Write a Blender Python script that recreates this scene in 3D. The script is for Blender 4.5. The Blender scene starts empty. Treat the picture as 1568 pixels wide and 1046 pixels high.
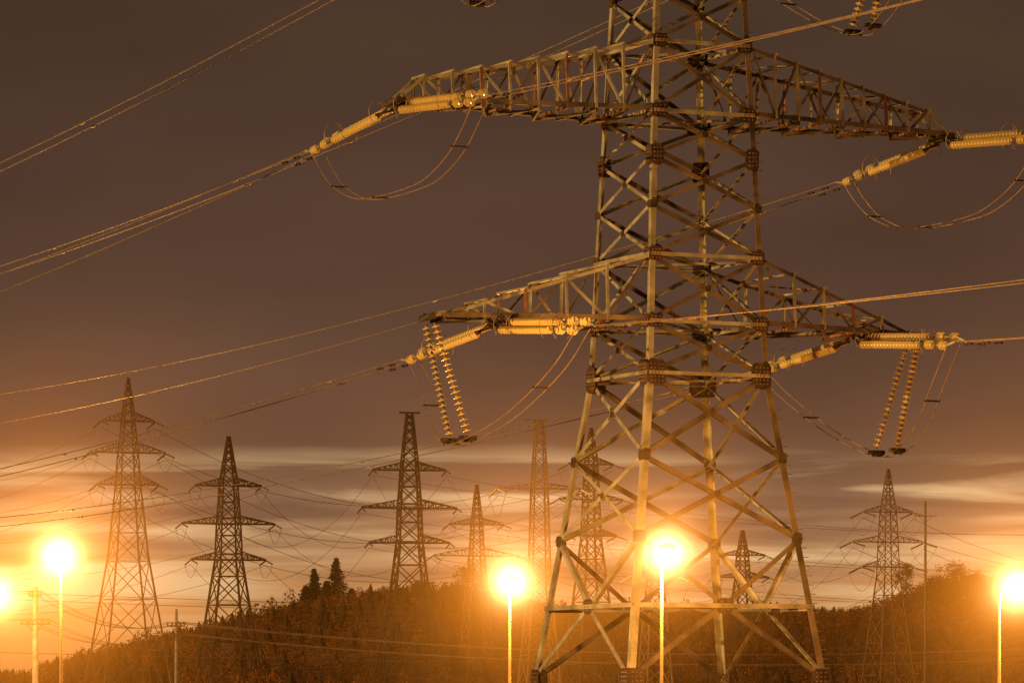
import bpy, math, random
import numpy as np
from mathutils import Vector, Matrix
random.seed(7); rng=np.random.default_rng(11)
F=6500.0; CX=784.0; HY=1075.0; CZ=1.7
def P(px,py,d): return Vector(((px-CX)/F*d, d, CZ+(HY-py)/F*d))
scene=bpy.context.scene
V=Vector
# ------------------------------------------------------------ materials
def new_mat(name):
    m=bpy.data.materials.new(name); m.use_nodes=True
    nt=m.node_tree; b=nt.nodes['Principled BSDF']; return m,nt,b
def noise_mat(name,c1,c2,scale=2.0,rough=0.6,metal=0.0,detail=6,stretch=None,lo=.35,hi=.65,bump=0.0,transl=None):
    m,nt,b=new_mat(name)
    tc=nt.nodes.new('ShaderNodeTexCoord'); mp=nt.nodes.new('ShaderNodeMapping')
    if stretch: mp.inputs['Scale'].default_value=stretch
    nz=nt.nodes.new('ShaderNodeTexNoise'); nz.inputs['Scale'].default_value=scale; nz.inputs['Detail'].default_value=detail
    cr=nt.nodes.new('ShaderNodeValToRGB')
    cr.color_ramp.elements[0].position=lo; cr.color_ramp.elements[1].position=hi
    cr.color_ramp.elements[0].color=(*c1,1); cr.color_ramp.elements[1].color=(*c2,1)
    nt.links.new(tc.outputs['Object'],mp.inputs[0]); nt.links.new(mp.outputs[0],nz.inputs['Vector'])
    nt.links.new(nz.outputs['Fac'],cr.inputs[0]); 
    nt.links.new(cr.outputs[0],b.inputs['Base Color'])
    b.inputs['Roughness'].default_value=rough; b.inputs['Metallic'].default_value=metal
    if transl:
        tr=nt.nodes.new('ShaderNodeBsdfTranslucent'); nt.links.new(cr.outputs[0],tr.inputs[0])
        mx=nt.nodes.new('ShaderNodeMixShader'); mx.inputs[0].default_value=transl
        nt.links.new(b.outputs[0],mx.inputs[1]); nt.links.new(tr.outputs[0],mx.inputs[2]); nt.links.new(mx.outputs[0],nt.nodes['Material Output'].inputs[0])
    return m
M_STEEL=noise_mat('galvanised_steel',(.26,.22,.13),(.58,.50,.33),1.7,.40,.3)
M_STEEL2=noise_mat('shaded_steel',(.06,.036,.016),(.25,.17,.09),1.1,.6,.15)  # dark copy of the tower steel; shade of unlit faces put into colour
M_GUS=noise_mat('gusset_rust',(.025,.014,.007),(.09,.048,.020),5,.7,.1)
M_RUST=noise_mat('rust_brown',(.16,.07,.03),(.30,.13,.05),4,.7,0)
M_CONC=noise_mat('concrete',(.16,.14,.12),(.28,.26,.22),3,.9)
M_WIRE=noise_mat('aluminium_conductor',(.24,.14,.065),(.38,.24,.115),3,.5,.1)
M_WIREBG=noise_mat('conductor_dull',(.10,.06,.04),(.16,.10,.06),1,.6)
M_BGD=noise_mat('silhouette_lattice_steel',(.018,.011,.007),(.045,.028,.016),.2,.7)  # dark copy for distant towers; silhouette shade put into the base colour
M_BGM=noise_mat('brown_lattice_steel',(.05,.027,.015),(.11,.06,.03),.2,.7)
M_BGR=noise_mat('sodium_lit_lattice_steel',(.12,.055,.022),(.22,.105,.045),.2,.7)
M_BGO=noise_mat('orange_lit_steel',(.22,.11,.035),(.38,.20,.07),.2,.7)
M_POLE=noise_mat('lamp_pole_paint',(.22,.15,.07),(.32,.22,.10),2,.5,.1)
M_BARK=noise_mat('bark',(.03,.02,.012),(.07,.045,.025),3,.9)
M_NEED=noise_mat('spruce_needles',(.010,.009,.004),(.035,.024,.009),.8,.8)
M_LEAF=noise_mat('autumn_leaves',(.03,.018,.005),(.13,.06,.012),.7,.8)
m,nt,b=new_mat('insulator_glass'); M_INS=m
b.inputs['Base Color'].default_value=(1,.80,.32,1); b.inputs['Roughness'].default_value=.15; b.inputs['Specular IOR Level'].default_value=1.0
b.inputs['Coat Weight'].default_value=.6; b.inputs['Coat Roughness'].default_value=.08
tr=nt.nodes.new('ShaderNodeBsdfTranslucent'); tr.inputs[0].default_value=(1,.82,.32,1)
mx=nt.nodes.new('ShaderNodeMixShader'); mx.inputs[0].default_value=.2
out=nt.nodes['Material Output']
nt.links.new(b.outputs[0],mx.inputs[1]); nt.links.new(tr.outputs[0],mx.inputs[2]); nt.links.new(mx.outputs[0],out.inputs[0])
# ------------------------------------------------------------ mesh builder
class MB:
    def __init__(s): s.v=[]; s.f=[]; s.m=[]; s.mats=[]
    def mi(s,mat):
        if mat not in s.mats: s.mats.append(mat)
        return s.mats.index(mat)
    def add(s,vs,fs,mat):
        o=len(s.v); k=s.mi(mat)
        s.v.extend([tuple(x) for x in vs])
        for f in fs: s.f.append(tuple(i+o for i in f)); s.m.append(k)
    def prism(s,a,b,prof,p,q,mat):
        n=len(prof); vs=[a+p*x+q*y for x,y in prof]+[b+p*x+q*y for x,y in prof]
        fs=[(i,(i+1)%n,(i+1)%n+n,i+n) for i in range(n)]+[tuple(range(n))[::-1],tuple(range(n,2*n))]
        s.add(vs,fs,mat)
    def L(s,a,b,w,t,p,q,mat):
        s.prism(a,b,[(0,0),(w,0),(w,t),(t,t),(t,w),(0,w)],p,q,mat)
    def Lf(s,a,b,w,t,n,off,mat,flip=False):
        d=(b-a).normalized(); p=d.cross(n).normalized()
        if flip: p=-p
        a=a+n*off-p*w/2; b=b+n*off-p*w/2
        s.L(a,b,w,t,p,-n,mat)
    def box(s,a,b,w,mat,h=None):
        h=h or w; d=(b-a).normalized()
        ref=V((0,0,1)) if abs(d.z)<.9 else V((1,0,0))
        p=d.cross(ref).normalized(); q=p.cross(d)
        s.prism(a,b,[(-w/2,-h/2),(w/2,-h/2),(w/2,h/2),(-w/2,h/2)],p,q,mat)
    def rev(s,a,b,prof,mat,n=10):
        d=(b-a).normalized(); ref=V((0,0,1)) if abs(d.z)<.9 else V((1,0,0))
        p=d.cross(ref).normalized(); q=p.cross(d); vs=[];fs=[]
        for t,r in prof:
            for i in range(n):
                an=2*math.pi*i/n; vs.append(a+d*t+(p*math.cos(an)+q*math.sin(an))*r)
        for j in range(len(prof)-1):
            for i in range(n):
                fs.append((j*n+i,j*n+(i+1)%n,(j+1)*n+(i+1)%n,(j+1)*n+i))
        fs.append(tuple(range(n))[::-1]); fs.append(tuple(range((len(prof)-1)*n,len(prof)*n)))
        s.add(vs,fs,mat)
    def tube(s,pts,r,mat,n=5,r2=None):
        vs=[];fs=[];N=len(pts)
        for k,pt in enumerate(pts):
            d=(pts[min(k+1,N-1)]-pts[max(k-1,0)]).normalized()
            ref=V((0,0,1)) if abs(d.z)<.95 else V((1,0,0))
            p=d.cross(ref).normalized(); q=p.cross(d)
            rr=r if r2 is None else r+(r2-r)*k/(N-1)
            for i in range(n):
                an=2*math.pi*i/n; vs.append(pt+(p*math.cos(an)+q*math.sin(an))*rr)
        for k in range(N-1):
            for i in range(n): fs.append((k*n+i,k*n+(i+1)%n,(k+1)*n+(i+1)%n,(k+1)*n+i))
        fs.append(tuple(range(n))[::-1]); fs.append(tuple(range((N-1)*n,N*n)))
        s.add(vs,fs,mat)
    def obj(s,name,parent=None,smooth=False):
        me=bpy.data.meshes.new(name); me.from_pydata(s.v,[],s.f)
        for mt in s.mats: me.materials.append(mt)
        me.polygons.foreach_set('material_index',s.m)
        if smooth: me.polygons.foreach_set('use_smooth',[True]*len(s.f))
        me.update(); o=bpy.data.objects.new(name,me); scene.collection.objects.link(o)
        if parent: o.parent=parent
        return o
def empty(name,loc=(0,0,0),rz=0):
    e=bpy.data.objects.new(name,None); e.location=loc; e.rotation_euler=(0,0,rz); scene.collection.objects.link(e); return e
def catmull(pts,n=8):
    out=[]; Q=[pts[0]*2-pts[1]]+pts+[pts[-1]*2-pts[-2]]
    for i in range(1,len(Q)-2):
        for k in range(n):
            t=k/n; a,b,c,d=Q[i-1],Q[i],Q[i+1],Q[i+2]
            out.append(.5*((2*b)+(c-a)*t+(2*a-5*b+4*c-d)*t*t+(3*b-a-3*c+d)*t**3))
    out.append(pts[-1]); return out
# ------------------------------------------------------------ MAIN TOWER
S=120/F; TH=math.radians(25); TC=V((4.69,120,0))
tower=empty('transmission_tower',TC,TH)
def Z(h): return CZ+h*S
WT=[(-92,369),(35,334),(495,205),(891,172),(1075,155),(1232,143),(1350,110),(1520,14)]
def wid(h):
    for (h0,w0),(h1,w1) in zip(WT,WT[1:]):
        if h<=h1: return (w0+(w1-w0)*(h-h0)/(h1-h0))*S
    return WT[-1][1]*S
SG=[(-1,-1),(1,-1),(1,1),(-1,1)]
def cor(h,i): w=wid(h)/2; return V((SG[i][0]*w,SG[i][1]*w,Z(h)))
NF=[V((0,-1,0)),V((1,0,0)),V((0,1,0)),V((-1,0,0))]
mb=MB()
for i in range(4):
    sx,sy=SG[i]
    for (h0,_),(h1,_) in zip(WT,WT[1:]):
        w=.19 if h1<=495 else (.155 if h1<=1232 else .12)
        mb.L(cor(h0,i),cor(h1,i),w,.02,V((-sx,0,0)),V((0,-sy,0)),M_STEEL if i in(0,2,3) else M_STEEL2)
    c=cor(-92,i); mb.box(c-V((0,0,.6)),c+V((0,0,.22)),.75,M_CONC)
def rnd(): return random.uniform(0,.004)
def Xp(h0,h1,w=.105):
    for f in range(4):
        i,j=f,(f+1)%4; n=NF[f]
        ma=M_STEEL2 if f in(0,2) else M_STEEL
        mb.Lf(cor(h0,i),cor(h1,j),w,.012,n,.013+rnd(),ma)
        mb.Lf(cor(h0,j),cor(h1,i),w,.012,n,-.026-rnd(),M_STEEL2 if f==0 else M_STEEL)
        a,b2=cor(h0,i),cor(h1,j)
        k=wid(h0)/(wid(h0)+wid(h1)); X=a.lerp(b2,k)
        plate(X,n,.17,.17,.03)
def plate(c,n,w,h,off,mat=None,bolts=0):
    mat=mat or M_GUS
    p=V((0,0,1)).cross(n).normalized(); q=V((0,0,1))
    a=c+n*off; b2=c+n*(off+.014)
    mb.prism(a,b2,[(-w/2,-h/2*.7),(-w/2*.6,-h/2),(w/2*.6,-h/2),(w/2,-h/2*.7),(w/2,h/2*.7),(w/2*.6,h/2),(-w/2*.6,h/2),(-w/2,h/2*.7)],p,q,mat)
    if bolts:
        for ix in range(bolts):
            for iz in range(bolts+1):
                x=(ix+.5)/bolts*w*.8-w*.4; z=(iz+.5)/(bolts+1)*h*.8-h*.4
                o=a+p*x+q*z+n*.012
                mb.rev(o,o+n,[(0,.022),(.035,.02)],M_RUST,6)
def gus(h,w,hh,bolts=3):
    for f in range(4):
        n=NF[f]; p=V((0,0,1)).cross(n)
        for i in (f,(f+1)%4):
            c=cor(h,i); inn=p if (V((0,0,c.z))-c).dot(p)>0 else -p
            plate(c+inn*(w/2-.05),n,w,hh,.032+rnd(),None,bolts)
            plate(c+inn*(w/2-.05),-n,w,hh,.03+rnd(),None,0)
def hor(h,w=.10,mat=None):
    for f in range(4):
        i,j=f,(f+1)%4
        mb.Lf(cor(h,i),cor(h,j),w,.012,NF[f],.05+rnd(),mat or M_STEEL,True)
def diaph(h):
    mb.box(cor(h,0)+V((0,0,.02)),cor(h,2)+V((0,0,.02)),.07,M_STEEL2)
    mb.box(cor(h,1)-V((0,0,.09)),cor(h,3)-V((0,0,.09)),.07,M_STEEL2)
def mid(h,f): return (cor(h,f)+cor(h,(f+1)%4))/2
LV=[248,370,495,573,674,749,824,891,997,1075,1142,1232,1290,1350,1405,1460]
for h0,h1 in zip(LV,LV[1:]): Xp(h0,h1,.13 if h1<=495 else .105)
for f in range(4):
    i,j=f,(f+1)%4; M=mid(145,f); n=NF[f]
    for c in (cor(248,i),cor(248,j),cor(35,i),cor(35,j)):
        mb.Lf(c,M,.135,.014,n,.013+rnd(),M_STEEL if f in(1,3) else M_STEEL2)
    plate(M,n,.5,.42,.034,None,2)
    for c0,c1 in ((i,j),(j,i)):
        mb.Lf(cor(-92,c0),cor(35,c1),.12,.012,n,(.013 if c0==i else -.03),M_STEEL2)
hor(145,.125)
for h in (495,573,674,891,997,1232,1350): hor(h)
for h in (145,495,573,674,891,997,1232): diaph(h)
gus(35,.5,.6); gus(370,.26,.3,0); gus(248,.28,.32,0); gus(495,.58,.72,4); gus(573,.45,.38); gus(674,.4,.38); gus(824,.38,.58,3); gus(891,.5,.4); gus(997,.42,.38); gus(749,.22,.22,0); gus(1232,.4,.4); gus(1075,.26,.26,0)
for k in range(95):
    h=-60+k*14; c=cor(h,1); mb.box(c,c+V((.16,0,0)),.02,M_STEEL2)
def arm(sg,hl,hu,Lm,rise,npan,wt=.55,cut=.75):
    zl,zu=Z(hl),Z(hu); x0l=wid(hl)/2; x0u=wid(hu)/2
    low={};up={}
    for s in(-1,1):
        a=V((sg*x0l,s*x0l,zl)); b2=V((sg*Lm,s*wt/2,zl)); c=V((sg*x0u,s*x0u,zu)); d=V((sg*(Lm-cut),s*(wt/2+.04),zl+rise))
        n=V((0,s,0))
        mb.L(a,b2,.13,.015,V((0,-s,0)),V((0,0,1)),M_STEEL2)
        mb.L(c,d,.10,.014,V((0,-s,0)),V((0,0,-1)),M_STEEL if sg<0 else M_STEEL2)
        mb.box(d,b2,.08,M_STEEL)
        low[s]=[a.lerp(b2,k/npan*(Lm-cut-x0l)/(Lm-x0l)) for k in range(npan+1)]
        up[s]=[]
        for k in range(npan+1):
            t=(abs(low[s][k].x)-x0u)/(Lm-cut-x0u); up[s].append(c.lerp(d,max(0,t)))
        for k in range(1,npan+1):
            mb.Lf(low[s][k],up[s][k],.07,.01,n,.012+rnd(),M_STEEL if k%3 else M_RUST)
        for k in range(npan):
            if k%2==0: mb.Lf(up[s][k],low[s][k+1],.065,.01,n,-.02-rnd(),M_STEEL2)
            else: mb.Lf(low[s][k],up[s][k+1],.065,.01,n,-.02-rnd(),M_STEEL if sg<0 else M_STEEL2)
    for k in range(1,npan+1):
        mb.box(low[-1][k]-V((0,0,.03)),low[1][k]-V((0,0,.03)),.07,M_RUST if k%2 else M_STEEL2)
        e=V((0,.12,0)); mb.box(up[-1][k]+V((0,0,.04))-e,up[1][k]+V((0,0,.04))+e,.06,M_STEEL)
    for k in range(npan):
        s=1 if k%2 else -1
        mb.box(low[s][k]-V((0,0,.1)),low[-s][k+1]-V((0,0,.1)),.06,M_STEEL2)
        if k%2: mb.box(up[s][k]-V((0,0,.04)),up[-s][k+1]-V((0,0,.04)),.04,M_STEEL2)
    mb.box(V((sg*Lm,-wt/2-.15,zl)),V((sg*Lm,wt/2+.15,zl)),.15,M_GUS)
    mb.box(V((sg*(Lm+.02),-wt/2,zl+.02)),V((sg*(Lm+.25),0,zl-.12)),.09,M_GUS)
    mb.box(V((sg*(Lm-.3),-wt/2-.1,zl-.09)),V((sg*(Lm-.3),wt/2+.1,zl-.09)),.1,M_GUS)
TOPL,UPL,LOL=6.95,8.75,7.75
for sg in(-1,1):
    arm(sg,891,997,UPL,.68,8)
    arm(sg,573,674,LOL,.10,5,cut=.35)
    arm(sg,1232,1330,TOPL,.10,5,cut=.35)
mb.obj('lattice',tower)
ib=MB()
def string(a,b,R=.11,pitch=.175):
    L=(b-a).length; d=(b-a)/L; n=max(2,int(L/pitch)); pitch=L/n
    ib.box(a,b,.035,M_GUS)
    for k in range(n):
        o=a+d*(k*pitch+.02)
        ib.rev(o,o+d,[(0,.03),(.035,.045),(.05,R*.95),(.065,R),(.07,R*.4),(.09,.02)],M_INS,12)
        ib.rev(o+d*-.045,o,[(0,.04),(.05,.045)],M_RUST,6)
def ring(c,d,r):
    ref=V((0,0,1)); p=d.cross(ref).normalized(); q=p.cross(d)
    pts=[c+(p*math.cos(t)*r*.8+q*math.sin(t)*r) for t in [math.radians(x) for x in range(-60,241,20)]]
    ib.tube(pts,.011,M_WIRE,4)
def tension(U,z,sg,a1,a2):
    for s in(-1,1):
        du=.19; dz=s*.12
        a=V((U+s*du,sg*.75,z-.22+dz)); b2=V((U+s*du,sg*4.0,z-.48+dz))
        ib.box(V((U+s*.1,sg*.1,z-.08)),a,.05,M_GUS)
        string(a,b2)
        c=V((U+s*du,sg*4.4,z-.5+dz)); d=V((U+s*du,sg*4.75,z-.53+dz))
        ib.box(b2,c,.05,M_GUS); string(c,d,.13,.12)
        e=V((U+s*du,sg*5.15,z-.57+dz)); g=V((U+s*du,sg*5.5,z-.61+dz)); string(e,g,.13,.12); ib.box(d,g,.04,M_STEEL)
        ib.box(g,V((U+s*.2,sg*6.0,z-.66)),.06,M_STEEL)
        ring(V((U+s*du,sg*3.9,z-.48)),V((0,sg,-.08)).normalized(),.38)
        ring(V((U+s*du,sg*.85,z-.2)),V((0,sg,-.08)).normalized(),.3)
    ib.box(V((U-.28,sg*.72,z-.3)),V((U+.28,sg*.72,z-.12)),.07,M_GUS)
    ib.box(V((U-.28,sg*4.15,z-.6)),V((U+.28,sg*4.15,z-.4)),.08,M_STEEL)
    ib.box(V((U-.28,sg*4.95,z-.66)),V((U+.28,sg*4.95,z-.46)),.06,M_STEEL)
    for s,a_ in((-1,a1),(1,a2)):
        wb=MB(); pts=[]; du=.2
        for k in range(60):
            T=220*(k/59)**1.6; pts.append(V((U+s*du,sg*(6.0+T),z-.66+a_*T+.00040*T*T)))
        wb.tube(pts,.0155,M_WIRE,8)
        for T in (.7,1.6,):
            zz=z-.66+a_*T-.08; c=V((U+s*du,sg*(6+T),zz))
            wb.rev(c-V((0,.17,0)),c+V((0,.17,0)),[(0,.04),(.1,.04),(.11,.012),(.24,.012),(.25,.04),(.34,.04)],M_GUS,6)
        for T in (5.5,30,62):
            z1=z-.66+a_*T+.0004*T*T; c=V((U+s*du,sg*(6+T),z1-.02))
            wb.box(c-V((0,.25,0)),c+V((0,.25,0)),.05,M_WIRE)
        o=wb.obj('power_line',None,True); o.location=TC; o.rotation_euler=(0,0,TH)
def jumper(pts):
    for s in(-1,1):
        pp=[p+V((s*.2,0,0)) for p in pts]
        ib.tube(catmull(pp,8),.014,M_WIRE,6)
    c=catmull(pts,8)
    for f in(.22,.45,.8):
        q=c[int(f*len(c))]; ib.box(q-V((.26,0,0)),q+V((.26,0,0)),.05,M_GUS)
def jfree(U,z):
    jumper([V((U,v,z-.68-1.85*(1-(abs(v)/5.6)**3.2))) for v in (5.6,5,4,2.5,1,-1,-2.5,-4,-5,-5.6)])
def jhang(U,z,tip):
    g=1 if U>0 else -1
    um=g*(tip-.95)
    for s in(-1,1):
        a=V((g*(tip-.1),s*.3,z-.2)); b2=V((um,s*.6,z-3.2))
        string(a,b2,.125,.155); ib.box(V((um-.24,s*.6,z-3.32)),V((um+.24,s*.6,z-3.32)),.16,M_GUS,.12)
        ib.box(V((um,s*.6-.2,z-3.38)),V((um,s*.6+.2,z-3.38)),.1,M_GUS)
    jumper([V((U,5.6,z-.68)),V((U+g*.2,4.2,z-1.6)),V((U+g*.7,2.4,z-2.7)),V((um,.6,z-3.4)),V((um,-.6,z-3.4)),V((U+g*.7,-2.6,z-2.8)),V((U+g*.2,-4.4,z-1.7)),V((U,-5.6,z-.68))])
for g in(-1,1):
    U=g*(UPL-.05); z=Z(891)
    tension(U,z,1,-.046,-.062); tension(U,z,-1,-.046,-.042); jfree(U,z)
    U=g*5.7; z=Z(573); tension(U,z,1,-.050,-.055); tension(U,z,-1,-.046,-.040); jhang(U,z,LOL)
    U=g*4.95; z=Z(1232); tension(U,z,1,-.064,-.067); tension(U,z,-1,-.046,-.042); jhang(U,z,TOPL)
ib.obj('insulators',tower)
# ------------------------------------------------------------ TERRAIN
RT=[(-900,1010),(-500,1050),(-200,1068),(0,1066),(100,1058),(180,1024),(240,1003),(300,988),(400,962),(460,946),(540,932),(600,926),(700,918),(760,934),(850,950),(950,957),(1250,957),(1320,955),(1380,930),(1420,915),(1480,908),(1568,915),(1700,940),(2000,960),(2600,1000)]
rx=np.array([r[0] for r in RT]); ry=np.array([r[1] for r in RT])
def terr(x,y):
    x=np.asarray(x,float); y=np.asarray(y,float)
    px=CX+F*x/900; yr=np.interp(px,rx,ry)
    H=CZ+(HY-yr)*900/F
    t=np.clip((y-540)/360,0,1); sm=t*t*(3-2*t)
    back=np.clip((y-930)/1500,0,1)
    n=.5*np.sin(x*.11+1)*np.sin(y*.07)+.35*np.sin(x*.23+y*.17)
    return H*sm*(1-.5*back)+n*sm
xs=np.unique(np.concatenate([np.linspace(-6000,-220,24),np.linspace(-220,220,150),np.linspace(220,6000,24)]))
ys=np.unique(np.concatenate([np.linspace(-1500,480,20),np.linspace(480,1000,110),np.linspace(1000,9000,30)]))
X,Y=np.meshgrid(xs,ys); ZZ=terr(X,Y)
vs=np.stack([X.ravel(),Y.ravel(),ZZ.ravel()],1); nx=len(xs); ny=len(ys)
ii=np.arange(nx-1)[None,:]+nx*np.arange(ny-1)[:,None]; ii=ii.ravel()
fs=np.stack([ii,ii+1,ii+1+nx,ii+nx],1)
me=bpy.data.meshes.new('ground'); me.from_pydata(vs.tolist(),[],fs.tolist())
me.polygons.foreach_set('use_smooth',[True]*len(fs))
g=bpy.data.objects.new('ground',me); scene.collection.objects.link(g)
me.materials.append(noise_mat('dry_grass_ground',(.06,.024,.006),(.20,.08,.016),.15,.95,0,10))
# ------------------------------------------------------------ FOREST (one object)
def t_spruce():
    v=[];f=[]
    tiers=5
    for k in range(tiers):
        z0=.12+.8*k/tiers; r=.27*(1-k/tiers)+.05; z1=z0+.34*(1-.4*k/tiers); n=9
        o=len(v); v.append((0,0,min(1,z1)))
        for i in range(n*2):
            a=2*math.pi*i/(n*2)+k; rr=r*(1 if i%2 else .5)*random.uniform(.75,1.2)
            v.append((rr*math.cos(a),rr*math.sin(a),z0+random.uniform(-.04,.04)))
        for i in range(n*2): f.append((o,o+1+i,o+1+(i+1)%(n*2)))
    return np.array(v),np.array(f)
def t_leafy(n=95):
    v=[];f=[]
    for k in range(n):
        th=random.uniform(0,6.283); z=random.betavariate(1.5,1.5); rmax=.34*math.sin(math.pi*min(1,(z*.9+.1)))**.7
        r=rmax*math.sqrt(random.random()); c=V((r*math.cos(th),r*math.sin(th),.08+z*.92))
        o=len(v)
        for j in range(3):
            d=V((random.gauss(0,1),random.gauss(0,1),random.gauss(0,2))).normalized()*random.uniform(.05,.10); v.append(tuple(c+d))
        f.append((o,o+1,o+2))
    o=len(v); v+= [(.015,0,0),(-.015,.01,0),(0,-.015,0),(0,0,.8)]
    f+=[(o,o+1,o+3),(o+1,o+2,o+3),(o+2,o,o+3)]
    return np.array(v),np.array(f)
T=[t_spruce(),t_spruce(),t_leafy(),t_leafy(),t_leafy(),t_leafy()]
allv=[];allf=[];mi=[];off=0
N=10500
fx=rng.uniform(-190,190,N); fy=560+380*rng.uniform(0,1,N)**.8
fx=np.concatenate([fx,rng.uniform(-170,170,900)]); fy=np.concatenate([fy,rng.uniform(885,915,900)])
fz=terr(fx,fy)
cl=np.sin(fx*.07)+np.sin(fy*.05+fx*.02)
for x,y,z,c in zip(fx,fy,fz,cl):
    k=random.randrange(2) if (random.random()<.12+.12*(c>0.7)) else 2+random.randrange(4)
    v,f=T[k]; h=random.uniform(1.8,3.8)*(1.15 if k<2 else 1)
    if random.random()<.03: h*=1.5
    a=random.uniform(0,6.28); ca,sa=math.cos(a)*h,math.sin(a)*h
    wv=np.stack([v[:,0]*ca-v[:,1]*sa+x,v[:,0]*sa+v[:,1]*ca+y,v[:,2]*h+z-.15],1)
    allv.append(wv); allf.append(f+off); off+=len(v); mi.append(np.full(len(f),0 if k<2 else (1+(random.random()<.45))))
av=np.concatenate(allv); af=np.concatenate(allf); am=np.concatenate(mi).astype(np.int32)
me=bpy.data.meshes.new('forest'); me.vertices.add(len(av)); me.vertices.foreach_set('co',av.astype(np.float32).ravel())
me.loops.add(af.size); me.loops.foreach_set('vertex_index',af.astype(np.int32).ravel())
me.polygons.add(len(af)); me.polygons.foreach_set('loop_start',np.arange(0,af.size,3,dtype=np.int32))
for mt in (noise_mat('forest_needles',(.03,.014,.004),(.08,.035,.007),.06,.9,transl=.3),noise_mat('forest_leaves',(.09,.032,.005),(.36,.125,.014),.03,.9,transl=.45),noise_mat('forest_leaves_b',(.06,.022,.005),(.24,.075,.009),.04,.9,transl=.45)): me.materials.append(mt)
me.polygons.foreach_set('material_index',am); me.update(calc_edges=True); me.validate()
fo=bpy.data.objects.new('forest',me); scene.collection.objects.link(fo)
# ------------------------------------------------------------ single trees
def spruce(px,ytop,ybase,d,wpx):
    base=P(px,ybase,d); base.z=float(terr(base.x,base.y))-.2; top=P(px,ytop,d).z; H=top-base.z; R=wpx*d/F/2
    b=MB(); b.tube([V((0,0,0)),V((0,0,H*.5)),V((0,0,H))],.18,M_BARK,7,.02)
    nw=38
    for k in range(nw):
        t=k/nw; z=H*(.06+.92*t); r=R*(1-t)**.85*random.uniform(.8,1.15)+.15
        nb=10 if t<.7 else 7
        for i in range(nb):
            a=2*math.pi*i/nb+random.uniform(0,1); rr=r*random.uniform(.6,1.15)
            e=V((math.cos(a)*rr,math.sin(a)*rr,z-.28*rr+random.uniform(-.1,.1))); s0=V((0,0,z))
            b.tube([s0,e],.035,M_BARK,3,.01)
            for q in range(11):
                u=random.uniform(.1,1); c=s0.lerp(e,u)
                vs=[c+V((random.gauss(0,.22),random.gauss(0,.22),random.gauss(-.08,.15))) for _ in range(3)]
                b.add(vs,[(0,1,2)],M_NEED)
    o=b.obj('spruce_tree'); o.location=base
def decid(px,ytop,d,wpx,name='birch_tree',mat=M_LEAF):
    x=(px-CX)/F*d; zb=float(terr(x,d))-.2; top=P(px,ytop,d).z; H=top-zb; R=wpx*d/F/2
    b=MB(); b.tube([V((0,0,0)),V((.1,0,H*.45)),V((0,.1,H*.9))],.16,M_BARK,7,.03)
    cl=[]
    for i in range(18):
        a=random.uniform(0,6.28); z=H*random.uniform(.3,.85); rr=R*random.uniform(.35,.95)*math.sin(math.pi*min(.95,z/H))**.6
        e=V((math.cos(a)*rr,math.sin(a)*rr,min(H*.93,z+H*.12))); b.tube([V((0,0,z*.75)),e],.06,M_BARK,4,.015); cl.append(e)
    cl.append(V((0,0,H*.93)))
    for c in cl:
        cr=R*random.uniform(.25,.42)
        for q in range(85):
            p=c+V((random.gauss(0,1),random.gauss(0,1),random.gauss(0,.9)))*cr*.5
            vs=[p+V((random.gauss(0,.14),random.gauss(0,.14),random.gauss(0,.14))) for _ in range(3)]
            b.add(vs,[(0,1,2)],mat)
    o=b.obj(name); o.location=(x,d,zb)
spruce(481,868,935,885,50); spruce(515,851,932,888,70); spruce(500,888,935,880,50); spruce(468,895,940,882,44); spruce(538,900,935,885,40)
decid(1387,862,880,36); decid(1459,862,880,50); decid(716,868,890,46); decid(1490,882,880,44); decid(645,893,890,36); decid(745,890,885,44); decid(1430,885,884,40); decid(1540,890,884,44)
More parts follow.
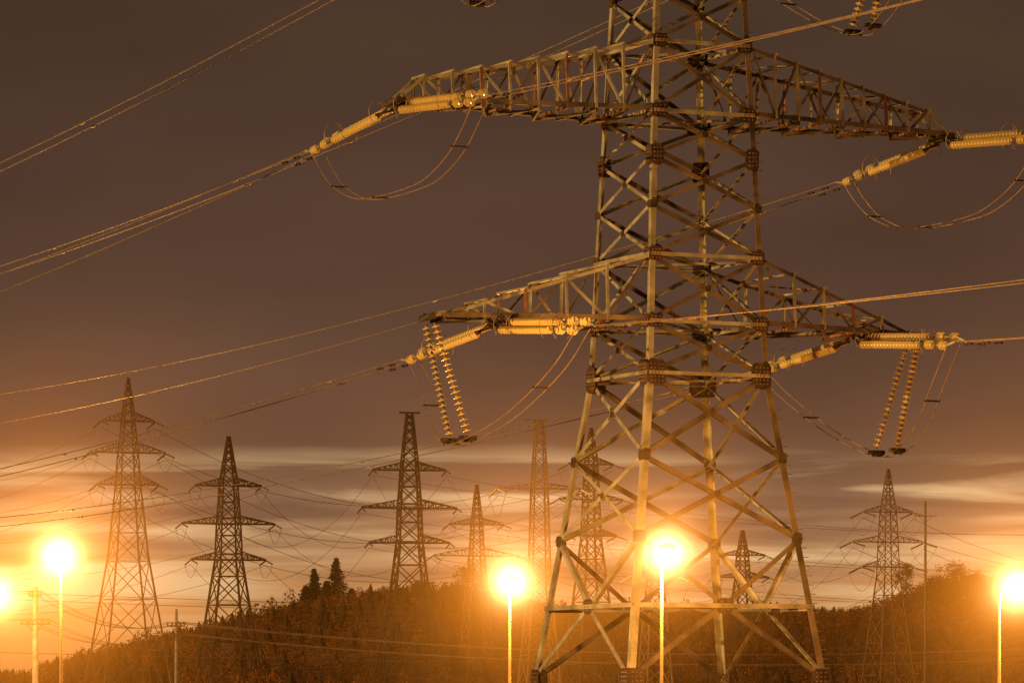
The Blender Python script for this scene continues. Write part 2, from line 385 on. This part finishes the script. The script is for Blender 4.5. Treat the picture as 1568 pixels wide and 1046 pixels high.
# ------------------------------------------------------------ BACKGROUND TOWERS
BG={}
def bgt(key,px,d,prof,arms,mat,rot=25,lw=.26,dw=.12,top_t=0,jm=True):
    mpp=d/F; x=(px-CX)*mpp; th=math.radians(rot); base=float(terr(x,d))
    e=empty('lattice_pylon',(x,d,base),th); b=MB()
    k=1/(math.cos(th)+abs(math.sin(th)))
    pr=sorted([(CZ+(HY-y)*mpp-base,2*hw*mpp*k) for y,hw in prof])
    if pr[0][0]>0.2:
        (z0,w0),(z1,w1)=pr[0],pr[1]; sl=(w0-w1)/(z1-z0); pr.insert(0,(0,w0+sl*z0))
    else: pr[0]=(0,pr[0][1])
    def w(z):
        for (a,b1),(c,d1) in zip(pr,pr[1:]):
            if z<=c: return b1+(d1-b1)*(z-a)/(c-a)
        return pr[-1][1]
    def cr(z,i): q=w(z)/2; return V((SG[i][0]*q,SG[i][1]*q,z))
    for i in range(4):
        for (a,_),(c,_) in zip(pr,pr[1:]): b.box(cr(a,i),cr(c,i),lw if a<pr[-1][0]*.5 else lw*.75,mat)
    z=0; H=pr[-1][0]
    while z<H-.3:
        dz=max(.9,w(z)*.85); z2=min(H,z+dz)
        for f in range(4):
            i,j=f,(f+1)%4; b.box(cr(z,i),cr(z2,j),dw,mat); b.box(cr(z,j),cr(z2,i),dw,mat)
            if z>0 and w(z)>2.5: b.box(cr(z,i),cr(z,j),dw*.9,mat)
        z=z2
    tips=[]
    for y,hw,hh in arms:
        za=CZ+(HY-y)*mpp-base; zu=za+hh*mpp; Lm=hw*mpp/math.cos(th)
        for g in(-1,1):
            tp=V((g*Lm,0,za)); q=w(za)/2; qu=w(zu)/2
            n=5
            for s in(-1,1):
                a=V((g*q,s*q,za)); c=V((g*qu,s*qu,zu))
                b.box(a,tp,dw*1.25,mat); b.box(c,tp+V((0,0,.1)),dw*1.1,mat)
                for m in range(1,n):
                    l=a.lerp(tp,m/n); u=c.lerp(tp,m/n); b.box(l,u,dw*.8,mat)
                    l2=a.lerp(tp,(m-1)/n); b.box(l2,u,dw*.7,mat)
            for s in (-1,1):
                t0=tp+V((0,s*.3,-.1)); t1=tp+V((0,s*3.4,-.7))
                b.box(t0,t1,.15,M_INS if mat is M_BGO else M_BGM)
            dr=random.uniform(1.6,2.6)
            jp=[tp+V((random.uniform(-.1,.1),v,-.7-dr*(1-(v/3.4)**2))) for v in (3.4,2.2,1,0,-1,-2.2,-3.4)]
            if jm: b.tube(jp,.03,mat,4)
            tips.append(Matrix.Rotation(th,4,'Z')@tp+V((x,d,base)))
        for f in range(4): b.box(cr(za,f),cr(za,(f+1)%4),dw*1.3,mat)
    if top_t:
        for g in(-1,1): b.box(V((0,0,H)),V((g*top_t*mpp,0,H)),dw*1.6,mat)
    b.obj('lattice_body',e); BG[key]=tips
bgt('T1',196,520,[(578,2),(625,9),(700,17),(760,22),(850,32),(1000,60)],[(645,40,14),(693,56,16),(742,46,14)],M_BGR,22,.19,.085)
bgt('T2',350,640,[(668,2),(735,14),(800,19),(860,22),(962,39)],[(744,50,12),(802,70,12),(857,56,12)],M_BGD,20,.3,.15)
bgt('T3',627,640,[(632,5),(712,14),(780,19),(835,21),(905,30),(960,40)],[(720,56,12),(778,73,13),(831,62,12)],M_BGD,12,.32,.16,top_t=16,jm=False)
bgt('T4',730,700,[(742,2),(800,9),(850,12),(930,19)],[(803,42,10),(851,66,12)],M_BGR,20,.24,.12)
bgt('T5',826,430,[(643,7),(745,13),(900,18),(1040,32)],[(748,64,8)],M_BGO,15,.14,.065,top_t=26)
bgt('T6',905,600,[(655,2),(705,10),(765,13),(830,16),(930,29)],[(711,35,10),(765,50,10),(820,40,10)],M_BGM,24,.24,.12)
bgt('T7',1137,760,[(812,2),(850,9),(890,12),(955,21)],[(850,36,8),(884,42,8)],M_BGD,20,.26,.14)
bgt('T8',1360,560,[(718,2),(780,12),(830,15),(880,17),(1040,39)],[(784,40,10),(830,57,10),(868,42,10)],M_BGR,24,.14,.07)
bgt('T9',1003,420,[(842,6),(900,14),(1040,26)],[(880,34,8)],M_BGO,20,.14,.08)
def span(a,b,sag,r=.03,mat=None,name='power_line'):
    w=MB(); n=28
    pts=[a.lerp(b,k/n)-V((0,0,4*sag*(k/n)*(1-k/n))) for k in range(n+1)]
    w.tube(pts,r,mat or M_WIREBG,4); w.obj(name)
def link(a,b,sag=6):
    for p,q in zip(BG[a],BG[b]): span(p+V((0,0,-.8)),q+V((0,0,-.8)),sag*random.uniform(.9,1.1))
link('T2','T3',9); link('T1','T6',8); link('T4','T7',5); link('T7','T8',6); link('T3','T5',6)
for k,(px,dy) in (('T1',(-500,40)),('T2',(-420,60)),('T8',(2050,60)),('T3',(2300,160))):
    for p in BG[k]:
        q=V(((px-CX)/F*p.y*1.05,p.y*1.05,p.z-dy*.02)); span(p+V((0,0,-.8)),q,7)
# ------------------------------------------------------------ utility poles
def upole(px,ytop,d,bars,mat=M_CONC,r=.14,name='utility_pole'):
    x=(px-CX)/F*d; H=P(px,ytop,d).z; b0=float(terr(x,d)); b=MB()
    b.tube([V((0,0,0)),V((0,0,(H-b0)*.5)),V((0,0,H-b0))],r*1.3,mat,10,r*.8)
    tips=[]
    for y,hw in bars:
        z=P(px,y,d).z-b0; L=hw*d/F
        b.box(V((-L,-.1,z)),V((L,-.1,z)),.1,M_GUS)
        b.box(V((-L*.6,-.1,z)),V((0,-.1,z-.6*L)),.05,M_GUS); b.box(V((L*.6,-.1,z)),V((0,-.1,z-.6*L)),.05,M_GUS)
        for s in(-1,-.5,.5,1):
            c=V((s*L*.95,-.1,z+.05)); b.rev(c,c+V((0,0,1)),[(0,.03),(.06,.07),(.12,.05),(.18,.07),(.24,.03)],M_RUST,8)
            tips.append(V((x,d,b0))+c+V((0,0,.24)))
    o=b.obj(name); o.location=(x,d,b0); return tips
ta=upole(54,898,255,[(912,10),(955,22)],r=.17)
tb=upole(270,932,330,[(958,14),(975,10)],r=.13)
tc_=upole(1417,767,620,[(790,17)],M_BGM,.2)
td=upole(1950,960,300,[(975,22),(990,14)],r=.13)
for i in range(8): span(ta[i],tb[i],1.2,.016)
for i in range(8): span(tb[i],td[i],2.0,.016)
for i in range(8):
    q=ta[i]+V((-60,-30,1)); span(ta[i],q,1,.016)
for y0,y1,d in ((905,950,330),(915,962,330),(1003,1012,300)):
    span(P(-500,y0-20,d),P(2100,y1,d*1.1),.8,.02)
# ------------------------------------------------------------ street lamps
def halo_mat(name,mode,Rw,gain,rate):  # lamp glare put in as a glowing volume; nothing scatters light here
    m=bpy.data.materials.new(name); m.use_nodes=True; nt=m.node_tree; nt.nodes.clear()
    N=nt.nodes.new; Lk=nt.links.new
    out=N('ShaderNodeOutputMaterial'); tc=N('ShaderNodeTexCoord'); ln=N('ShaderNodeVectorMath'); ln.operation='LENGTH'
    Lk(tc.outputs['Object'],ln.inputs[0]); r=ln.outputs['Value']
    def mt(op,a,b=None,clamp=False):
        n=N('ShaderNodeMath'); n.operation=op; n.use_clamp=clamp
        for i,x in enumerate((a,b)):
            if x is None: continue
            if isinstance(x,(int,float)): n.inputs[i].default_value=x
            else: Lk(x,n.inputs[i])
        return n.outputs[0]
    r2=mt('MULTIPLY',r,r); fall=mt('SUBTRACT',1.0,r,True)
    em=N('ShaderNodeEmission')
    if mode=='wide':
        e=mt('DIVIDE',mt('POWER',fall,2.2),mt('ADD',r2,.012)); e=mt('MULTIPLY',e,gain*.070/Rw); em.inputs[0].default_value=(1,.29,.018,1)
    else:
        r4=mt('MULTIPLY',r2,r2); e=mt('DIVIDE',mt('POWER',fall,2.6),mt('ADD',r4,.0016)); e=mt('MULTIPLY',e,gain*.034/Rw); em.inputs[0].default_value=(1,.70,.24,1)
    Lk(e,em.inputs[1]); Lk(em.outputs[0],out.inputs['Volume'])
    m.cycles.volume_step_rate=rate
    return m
mem=bpy.data.materials.new('sodium_lens'); mem.use_nodes=True; nt=mem.node_tree; b=nt.nodes['Principled BSDF']
b.inputs['Emission Color'].default_value=(1,.85,.55,1); b.inputs['Emission Strength'].default_value=25
def lamp(px,py,d,polepx,gain=1.0,power=3000,rpx=600,pr=.075):
    hd=P(px,py,d); bx=(polepx-CX)/F*d; e=empty('street_lamp',(bx,d,0)); Hh=hd.z; dx=hd.x-bx
    b=MB(); ay=0.25
    b.tube([V((0,0,0)),V((0,0,Hh*.5)),V((0,0,Hh-.9))],pr*1.3,M_POLE,12,pr*.8)
    b.rev(V((0,0,0)),V((0,0,1)),[(0,pr*2.6),(.06,pr*2.6),(.08,pr*1.7),(.9,pr*1.6),(.95,pr*1.2)],M_POLE,12)
    tip=V((dx*.75,-ay,Hh+.12))
    b.tube(catmull([V((0,0,Hh-1)),V((dx*.05,0,Hh-.5)),V((dx*.35,-ay*.4,Hh-.02)),tip],6),pr*.7,M_POLE,8)
    b.obj('pole',e)
    h=MB(); c=V((dx,-ay,Hh+.12)); ax=V((1,0,.08)).normalized() if dx>=0 else V((-1,0,.08)).normalized()
    sc=.6 if d<150 else 1
    h.rev(c-ax*.35*sc,c+ax*.4*sc,[(0,.05),(.12*sc,.07),(.3*sc,.10),(.5*sc,.10),(.68*sc,.07),(.75*sc,.02)],M_POLE,12)
    h.rev(c+V((0,0,-.03)),c+V((0,0,-1)),[(0,.1*sc),(.05,.24*sc),(.18*sc,.30*sc),(.34*sc,.24*sc),(.44*sc,.1*sc),(.47*sc,.02)],mem,14)
    h.obj('luminaire',e,True)
    for mode,rp,rate in(('wide',rpx,1.0),('core',135,.6)):  # emissive glow spheres added around the lamp to imitate its glare
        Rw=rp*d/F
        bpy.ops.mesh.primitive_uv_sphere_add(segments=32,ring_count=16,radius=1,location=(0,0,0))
        s=bpy.context.object; s.name='lamp_glare_'+mode; s.parent=e; s.location=(dx,-ay,Hh-.05); s.scale=(Rw,Rw,Rw)
        s.data.materials.append(halo_mat('lamp_glare_'+mode,mode,Rw,gain,rate))
    L=bpy.data.lights.new('sodium_light','POINT'); L.energy=power; L.color=(1,.45,.09); L.shadow_soft_size=.2
    lo=bpy.data.objects.new('sodium_light',L); scene.collection.objects.link(lo); lo.parent=e; lo.location=(dx,-ay-.05,Hh-.6)
lamp(91,850,205,93.5,1.1,26000)
lamp(-6,910,250,-2,.75,7000)
lamp(783,889,230,780.5,.95,42000)
lamp(1020,845,108,1013,1.0,7500,440,.045)
lamp(1556,899,225,1530,1.05,40000)
# ------------------------------------------------------------ FILL LIGHT, WORLD, CAMERA
sd=V((.84,.52,-.16)).normalized()
L=bpy.data.lights.new('substation_fill','SUN'); L.energy=3.2; L.angle=math.radians(.5); L.color=(1,.61,.22)  # directional night fill added, stands in for the substation's other lights
so=bpy.data.objects.new('substation_fill',L); scene.collection.objects.link(so); so.rotation_euler=sd.to_track_quat('-Z','Y').to_euler()
w=bpy.data.worlds.new('World'); scene.world=w; w.use_nodes=True; nt=w.node_tree; nt.nodes.clear(); N=nt.nodes.new; Lk=nt.links.new
out=N('ShaderNodeOutputWorld'); tc=N('ShaderNodeTexCoord'); sx=N('ShaderNodeSeparateXYZ'); Lk(tc.outputs['Generated'],sx.inputs[0])
def mr(a,b,c,d,src):
    n=N('ShaderNodeMapRange'); n.inputs[1].default_value=a; n.inputs[2].default_value=b; n.inputs[3].default_value=c; n.inputs[4].default_value=d; Lk(src,n.inputs[0]); return n.outputs[0]
mp0=N('ShaderNodeMapping'); mp0.inputs['Scale'].default_value=(9,9,30); Lk(tc.outputs['Generated'],mp0.inputs[0])
n0=N('ShaderNodeTexNoise'); n0.inputs['Scale'].default_value=1.0; n0.inputs['Detail'].default_value=3; Lk(mp0.outputs[0],n0.inputs['Vector'])
wz=N('ShaderNodeMath'); wz.operation='MULTIPLY_ADD'; Lk(n0.outputs['Fac'],wz.inputs[0]); wz.inputs[1].default_value=.014; Lk(sx.outputs['Z'],wz.inputs[2])
wz2=N('ShaderNodeMath'); wz2.operation='SUBTRACT'; Lk(wz.outputs[0],wz2.inputs[0]); wz2.inputs[1].default_value=.007
p=mr(0,.17,0,1,wz2.outputs[0])
cr=N('ShaderNodeValToRGB'); Lk(p,cr.inputs[0])
stops=[(0,(.36,.13,.024)),(.104,(.52,.23,.07)),(.158,(.48,.235,.09)),(.22,(.37,.20,.095)),(.285,(.26,.14,.075)),(.33,(.165,.085,.046)),(.39,(.136,.064,.035)),(.52,(.106,.052,.031)),(.72,(.083,.042,.026)),(1,(.066,.036,.021))]
el=cr.color_ramp.elements; el[0].position=0; el[0].color=(*stops[0][1],1); el[1].position=1; el[1].color=(*stops[-1][1],1)
for q,c in stops[1:-1]:
    e_=el.new(q); e_.color=(*c,1)
mp=N('ShaderNodeMapping'); mp.inputs['Scale'].default_value=(8,8,115); mp.inputs['Location'].default_value=(3.3,0,1.7); Lk(tc.outputs['Generated'],mp.inputs[0])
n1=N('ShaderNodeTexNoise'); n1.inputs['Scale'].default_value=1.0; n1.inputs['Detail'].default_value=6; n1.inputs['Roughness'].default_value=.5; n1.inputs['Distortion'].default_value=.5; Lk(mp.outputs[0],n1.inputs['Vector'])
mask=N('ShaderNodeValToRGB'); Lk(p,mask.inputs[0]); me_=mask.color_ramp.elements; me_[0].position=.08; me_[0].color=(0,0,0,1); me_[1].position=.36; me_[1].color=(0,0,0,1)
for q,v in((.14,.8),(.29,1),(.325,.8)):
    k=me_.new(q); k.color=(v,v,v,1)
def mulc(a,b):
    n=N('ShaderNodeMath'); n.operation='MULTIPLY'; Lk(a,n.inputs[0]); Lk(b,n.inputs[1]); return n.outputs[0]
br=mulc(mr(.48,.60,0,1,n1.outputs['Fac']),mask.outputs[0]); dk=mulc(mr(.47,.36,0,.85,n1.outputs['Fac']),mask.outputs[0])
m1=N('ShaderNodeMix'); m1.data_type='RGBA'; Lk(br,m1.inputs[0]); Lk(cr.outputs[0],m1.inputs[6]); m1.inputs[7].default_value=(.66,.44,.22,1)
m2=N('ShaderNodeMix'); m2.data_type='RGBA'; Lk(dk,m2.inputs[0]); Lk(m1.outputs[2],m2.inputs[6]); m2.inputs[7].default_value=(.17,.085,.048,1)
mp3=N('ShaderNodeMapping'); mp3.inputs['Scale'].default_value=(7,7,22); Lk(tc.outputs['Generated'],mp3.inputs[0])
n3=N('ShaderNodeTexNoise'); n3.inputs['Scale'].default_value=1.0; n3.inputs['Detail'].default_value=4; Lk(mp3.outputs[0],n3.inputs['Vector'])
hs=N('ShaderNodeHueSaturation'); Lk(m2.outputs[2],hs.inputs['Color']); Lk(mr(.3,.7,.82,1.2,n3.outputs['Fac']),hs.inputs['Value'])
bg=N('ShaderNodeBackground'); Lk(hs.outputs[0],bg.inputs[0]); bg.inputs[1].default_value=1
sky=N('ShaderNodeTexSky'); sky.sky_type='NISHITA'; sky.sun_disc=False; sky.sun_elevation=math.radians(1); sky.sun_rotation=math.radians(20)
b2=N('ShaderNodeBackground'); Lk(sky.outputs[0],b2.inputs[0]); b2.inputs[1].default_value=.0006
ad=N('ShaderNodeAddShader'); Lk(bg.outputs[0],ad.inputs[0]); Lk(b2.outputs[0],ad.inputs[1]); Lk(ad.outputs[0],out.inputs[0])
cam=bpy.data.cameras.new('camera'); co=bpy.data.objects.new('camera',cam); scene.collection.objects.link(co)
co.location=(0,0,CZ); co.rotation_euler=(math.radians(90),0,0); cam.sensor_width=36; cam.lens=F/1568*36; cam.shift_y=(HY-523)/1568; cam.clip_end=30000; cam.clip_start=.5
scene.camera=co
scene.view_settings.view_transform='Standard'; scene.view_settings.look='None'; scene.view_settings.exposure=0
